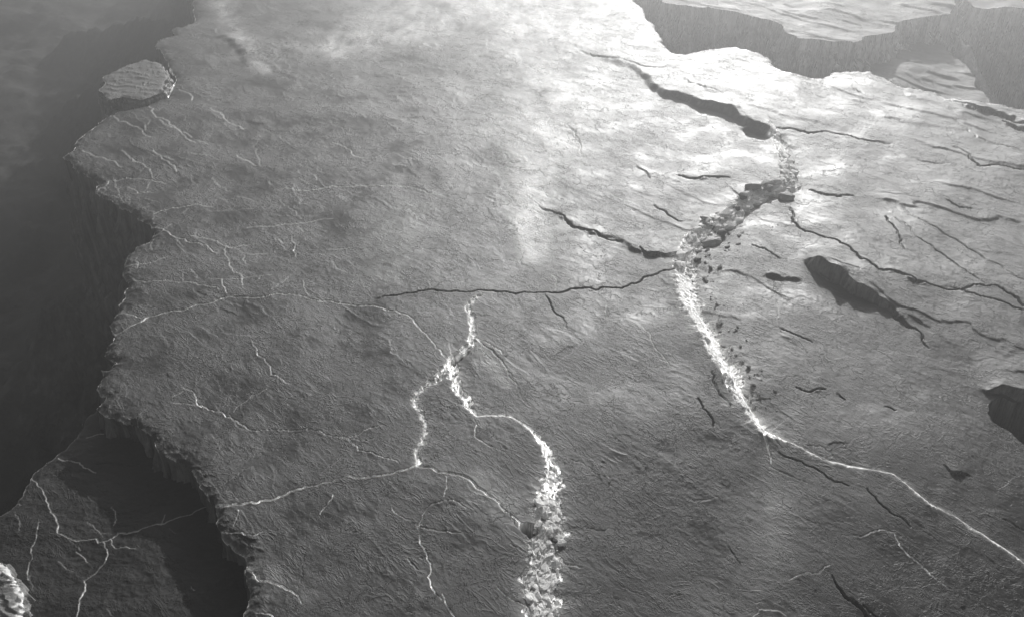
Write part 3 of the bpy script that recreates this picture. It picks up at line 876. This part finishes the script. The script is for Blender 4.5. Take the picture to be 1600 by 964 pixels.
# ------------------------------------------------------------------ loose rock
_ph = (1 + 5 ** .5) / 2
ICO = np.array([(-1, _ph, 0), (1, _ph, 0), (-1, -_ph, 0), (1, -_ph, 0), (0, -1, _ph), (0, 1, _ph), (0, -1, -_ph), (0, 1, -_ph), (_ph, 0, -1), (_ph, 0, 1), (-_ph, 0, -1), (-_ph, 0, 1)]) / math.hypot(1, _ph)
ICF = np.array([(0, 11, 5), (0, 5, 1), (0, 1, 7), (0, 7, 10), (0, 10, 11), (1, 5, 9), (5, 11, 4), (11, 10, 2), (10, 7, 6), (7, 1, 8), (3, 9, 4), (3, 4, 2), (3, 2, 6), (3, 6, 8), (3, 8, 9), (4, 9, 5), (2, 4, 11), (6, 2, 10), (8, 6, 7), (9, 8, 1)])


def stone(sx, sy, sz, rz, tilt=.25, jit=.25):
    v = ICO + rng.uniform(-jit, jit, ICO.shape)
    v = np.sign(v) * np.abs(v) ** .62                    # towards a broken block
    v = v * (sx / 2, sy / 2, sz / 2)
    a, b = rng.normal(0, tilt, 2)
    ca, sa, cb, sb_ = math.cos(a), math.sin(a), math.cos(b), math.sin(b)
    v = v @ np.array([[1, 0, 0], [0, ca, -sa], [0, sa, ca]]).T @ np.array([[cb, 0, sb_], [0, 1, 0], [-sb_, 0, cb]]).T
    c, s_ = math.cos(rz), math.sin(rz)
    return v @ np.array([[c, -s_, 0], [s_, c, 0], [0, 0, 1]]).T


def rubble(name, nm, lo, hi, n, size, label, mat, zoff=0.0, spread=1.0, side=-1.0, keep=None, elong=1.6):
    P, W = vein_geo[nm]
    seg = np.hypot(*(P[1:] - P[:-1]).T)
    wgt = seg * np.maximum(W[1:], .02)
    ok = np.zeros(len(seg), bool)
    a, b = int(lo * len(seg)), int(hi * len(seg))
    ok[a:b] = True
    wgt = wgt * ok; wgt /= wgt.sum()
    V, F = [], []
    for q in range(n):
        k = rng.choice(len(seg), p=wgt)
        t_ = rng.random()
        p = P[k] + (P[k + 1] - P[k]) * t_
        d = (P[k + 1] - P[k]) / max(seg[k], 1e-6)
        wd = W[k]
        o = rng.uniform(side, 1) * wd * spread
        x, y = p[0] - d[1] * o, p[1] + d[0] * o
        s_ = size * math.exp(float(np.clip(rng.normal(0, .75), -1.2, 1.5))) * min(1, .25 + 1.1 * wd)
        v = stone(s_ * elong, s_, s_ * .6, math.atan2(d[1], d[0]) + rng.normal(0, .35), .12)
        z = height(x, y) + s_ * .05 + zoff
        F.append(ICF + len(V) * 12); V.append(v + (x, y, z))
    o = link_mesh(name, np.vstack(V), np.vstack(F), mat, None, False)
    return tag(o, label, 'rubble', kind='stuff')


rubble('pale_rubble', 'lower', .58, 1.0, 3000, .12, 'white broken rubble packed in the wide crack at bottom centre', M_pale)
rubble('pale_rubble', 'upper', 0, 1, 380, .11, 'white crumbled stones in the short forked crack at the centre', M_pale)
rubble('pale_rubble', 'right', 0.04, .34, 700, .22, 'pale crushed stones along the winding crack right of centre', M_pale)
rubble('grey_rubble', 'right', .22, .58, 230, .085, 'small dark stones scattered beside the bright white vein', M_dark, spread=3.6, side=.15)

# single blocks that can be told apart
def block(name, px, py, sx, sy, sz, rz, mat, label, cat='rock', group=None, sink=.3, tilt=.2):
    x, y, z = surf(px, py)
    v = stone(sx, sy, sz, math.radians(rz), tilt, .18)
    me_v = v
    o = link_mesh(name, me_v, ICF.copy(), mat, None, False)
    o.location = (x, y, z + sz * (.5 - sink))
    bv = o.modifiers.new('worn_edges', 'BEVEL'); bv.width = min(sx, sy, sz) * .06; bv.segments = 1
    return tag(o, label, cat, group)


gr = 'loose rocks lying in the winding crack right of centre'
block('rock', 1112, 376, 2.3, 1.0, .9, 12, M_mid, 'largest grey block in the jumble where the winding crack bends', group=gr)
block('rock', 1098, 357, 1.8, .8, .7, -8, M_mid, 'grey layered block behind the largest block at the crack bend', group=gr)
block('rock', 1128, 362, .9, .9, .8, 60, M_dark, 'dark leaning block right of the largest block at the crack bend', group=gr)
block('rock', 1104, 348, 1.5, .6, .4, 0, M_mid, 'thin flat grey stone topmost at the crack bend', group=gr)
block('rock', 1090, 402, .8, .6, .5, 20, M_dark, 'small dark stone just below the jumble at the crack bend', group=gr)
block('rock', 1066, 399, .7, .5, .4, 10, M_dark, 'small dark stone where the curved ledge meets the white vein', group=gr)
block('rock', 1175, 300, 1.8, 1.3, .8, 0, M_mid, 'flat grey block at the upper left of the stone heap in the crack', group=gr)
block('rock', 1196, 300, 1.5, 1.2, .7, -15, M_mid, 'grey block beside the flat one at the top of the stone heap', group=gr)
block('rock', 1228, 308, 1.7, 1.4, .9, 10, M_mid, 'squat grey block right of the stone heap near the dark slit', group=gr)
block('rock', 1160, 314, 1.0, 1.0, .7, 40, M_dark, 'dark chipped stone midway down the upper crack', group=gr)
block('rock', 1150, 328, 1.0, .8, .6, 30, M_dark, 'dark stone below the chipped one in the upper crack', group=gr)
block('rock', 1135, 342, .9, .6, .5, 50, M_mid, 'small grey stone between the crack bend and the heap above', group=gr)
block('rock', 1170, 572, .35, .3, .22, 0, M_dark, 'single dark pebble on open rock right of the bright white vein', sink=.2)
block('rock', 845, 770, .5, .3, .3, 80, M_dark, 'dark stone at the upper left side of the white rubble', group='dark stones caught in the white rubble')
block('rock', 852, 800, .35, .7, .3, 10, M_dark, 'tall dark stone in the middle of the white rubble', group='dark stones caught in the white rubble')
block('rock', 868, 822, .4, .6, .3, 25, M_dark, 'dark stone at the right side of the white rubble', group='dark stones caught in the white rubble')
block('rock', 834, 900, .45, .35, .3, 0, M_dark, 'squarish dark stone at the left side of the lower white rubble', group='dark stones caught in the white rubble')
block('rock', 832, 924, .25, .5, .3, 0, M_dark, 'narrow dark stone lowest at the left side of the white rubble', group='dark stones caught in the white rubble')
block('rock', 866, 952, .35, .3, .25, 0, M_dark, 'small dark stone at the foot of the white rubble', group='dark stones caught in the white rubble')

# pale slab jutting over the cliff at the upper left, and the boulder in the corner: bedded layers, each its own piece
def bedded(name, pts, z0, hs, shrink, mat, label, cat, seed, bed, rim=0.0, rimw=.4, us=None, vs=None):
    global G, Z, pale, X, Y
    Gk = (G, Z, pale, X, Y)
    r2 = np.random.default_rng(seed)
    z = z0
    P0 = line(pts, z0 + sum(hs))
    c = P0.mean(0)
    root = bpy.data.objects.new(name, None); col.objects.link(root)
    tag(root, label, cat)
    G = view_grid(vs[0], vs[1], 1.3, us[0], us[1], 1.3, z0 + sum(hs))
    X, Y = G.X, G.Y
    for k, h in enumerate(hs):
        z += h
        P = (P0 - c) * (1 - shrink * k) + c + r2.uniform(-.12, .12, 2) * (k > 0)
        o = fract(np.vstack([P, P[:1]]), .12, 3, r2)[:-1]
        q = (Y + .35 * X + .8 * fbm(X / 4, Y / 1.5, seed + k, 3)) / bed
        f = q - np.floor(q)
        Z = z + .13 * (1 - f) ** 2 * (perlin(X / 3, Y / 1.2, seed + 9) > -.25) + .05 * fbm(X / 1.8, Y / .6, seed + 20 + k, 4, .6) + .03 * (X - c[0])
        pale = np.zeros_like(Z)
        w, D, S, T, _ = G.near(np.vstack([o, o[:1]]), 2.5)
        D = np.minimum(D, 9)
        Z[w] -= .18 * np.exp(-D / .2)
        if rim:
            pale[w] = rim * np.clip(1.6 - D / (rimw * (1 + .7 * fbm(X[w] / .5, Y[w] / .5, 66, 3))), 0, 1)
        m = slab('layer', G, o, P, Z, {'pale': pale}, mat, h + (1.2 if k else .8), rings=8, flare=.12, rough=.22, seed=seed + k, parent=root)
        m['label'] = None
        del m['label']
    G, Z, pale, X, Y = Gk
    return root


bedded('rock_slab', [(150, 140), (162, 128), (157, 117), (178, 109), (200, 98), (232, 90), (250, 96), (261, 110), (266, 126), (262, 146), (236, 157), (222, 161), (190, 153), (166, 160), (160, 150)],
       -4.2, [3.6, .6, .5], .035, M_slab, 'pale layered rock slab jutting over the cliff edge at upper left', 'rock slab', 5, 1.5, us=(-720, -480), vs=(60, 200))
bedded('pale_boulder', [(-60, 880), (-10, 872), (6, 880), (14, 896), (24, 912), (34, 928), (36, 950), (34, 990), (30, 1050), (-80, 1060), (-110, 960)],
       -3.0, [1.1, .9], .03, M_pit, 'white-rimmed boulder cut off by the bottom left corner', 'boulder', 8, .7, rim=1.0, rimw=.28, us=(-960, -720), vs=(840, 1090))

# ------------------------------------------------------------------ haze
hz = bpy.data.materials.new('haze_air')
hz.use_nodes = True
hn, hl = hz.node_tree.nodes, hz.node_tree.links
hn.remove(hn['Principled BSDF'])
pv = hn.new('ShaderNodeVolumePrincipled')
pv.inputs['Color'].default_value = (.96, .96, .96, 1)
pv.inputs['Density'].default_value = 0.0030
pv.inputs['Anisotropy'].default_value = 0.80
hl.new(pv.outputs[0], hn['Material Output'].inputs['Volume'])
S_ = 3200
zb = float(ZV.min()) - 1.0
hv = np.array([(x, y, z) for z in (zb, 43.0) for y in (-S_ + 100, S_ + 100) for x in (-S_, S_)], float)
hf = np.array([(0, 2, 3, 1), (4, 5, 7, 6), (0, 1, 5, 4), (2, 6, 7, 3), (0, 4, 6, 2), (1, 3, 7, 5)])
haze = link_mesh('haze', hv, hf, hz, None, False)
tag(haze, 'thin pale haze filling the canyon air', kind='stuff')

# mist drifting low over the far end of the plateau: soft-edged because each bank is a lens, thin at its rim
def mist(name, px, py, rx, ry, rz, rot, dens, label, zc=1.5, g=.8):
    m = bpy.data.materials.new('mist_air')
    m.use_nodes = True
    n, l = m.node_tree.nodes, m.node_tree.links
    n.remove(n['Principled BSDF'])
    v = n.new('ShaderNodeVolumePrincipled')
    v.inputs['Color'].default_value = (.98, .98, .98, 1)
    v.inputs['Density'].default_value = dens
    v.inputs['Anisotropy'].default_value = g
    l.new(v.outputs[0], n['Material Output'].inputs['Volume'])
    import bmesh
    bm = bmesh.new(); bmesh.ops.create_icosphere(bm, subdivisions=4, radius=1)
    for q in bm.verts:
        k = 1 + .22 * math.sin(q.co.x * 4 + px) * math.cos(q.co.y * 5 + py)
        q.co = (q.co.x * rx * k, q.co.y * ry * k, q.co.z * rz)
    me = bpy.data.meshes.new(name); bm.to_mesh(me); bm.free()
    me.materials.append(m)
    o = bpy.data.objects.new(name, me); col.objects.link(o)
    x, y = gp(px, py)
    o.location = (float(x), float(y), zc); o.rotation_euler = (0, 0, math.radians(rot))
    return tag(o, label, kind='stuff')


mist('mist', 720, -25, 34, 48, 9, 10, .004, 'bright mist over the far end of the plateau at top centre')
mist('mist', 655, 30, 13, 16, 4, 30, .008, 'patch of mist left of top centre')
mist('mist', 842, 150, 3.4, 26, 2.2, -3, .012, 'long thin wisp of mist lying down the middle of the plateau')
mist('mist', 600, 410, 2.4, 9, 1.6, -12, .012, 'faint short wisp of mist above the long dark crack')
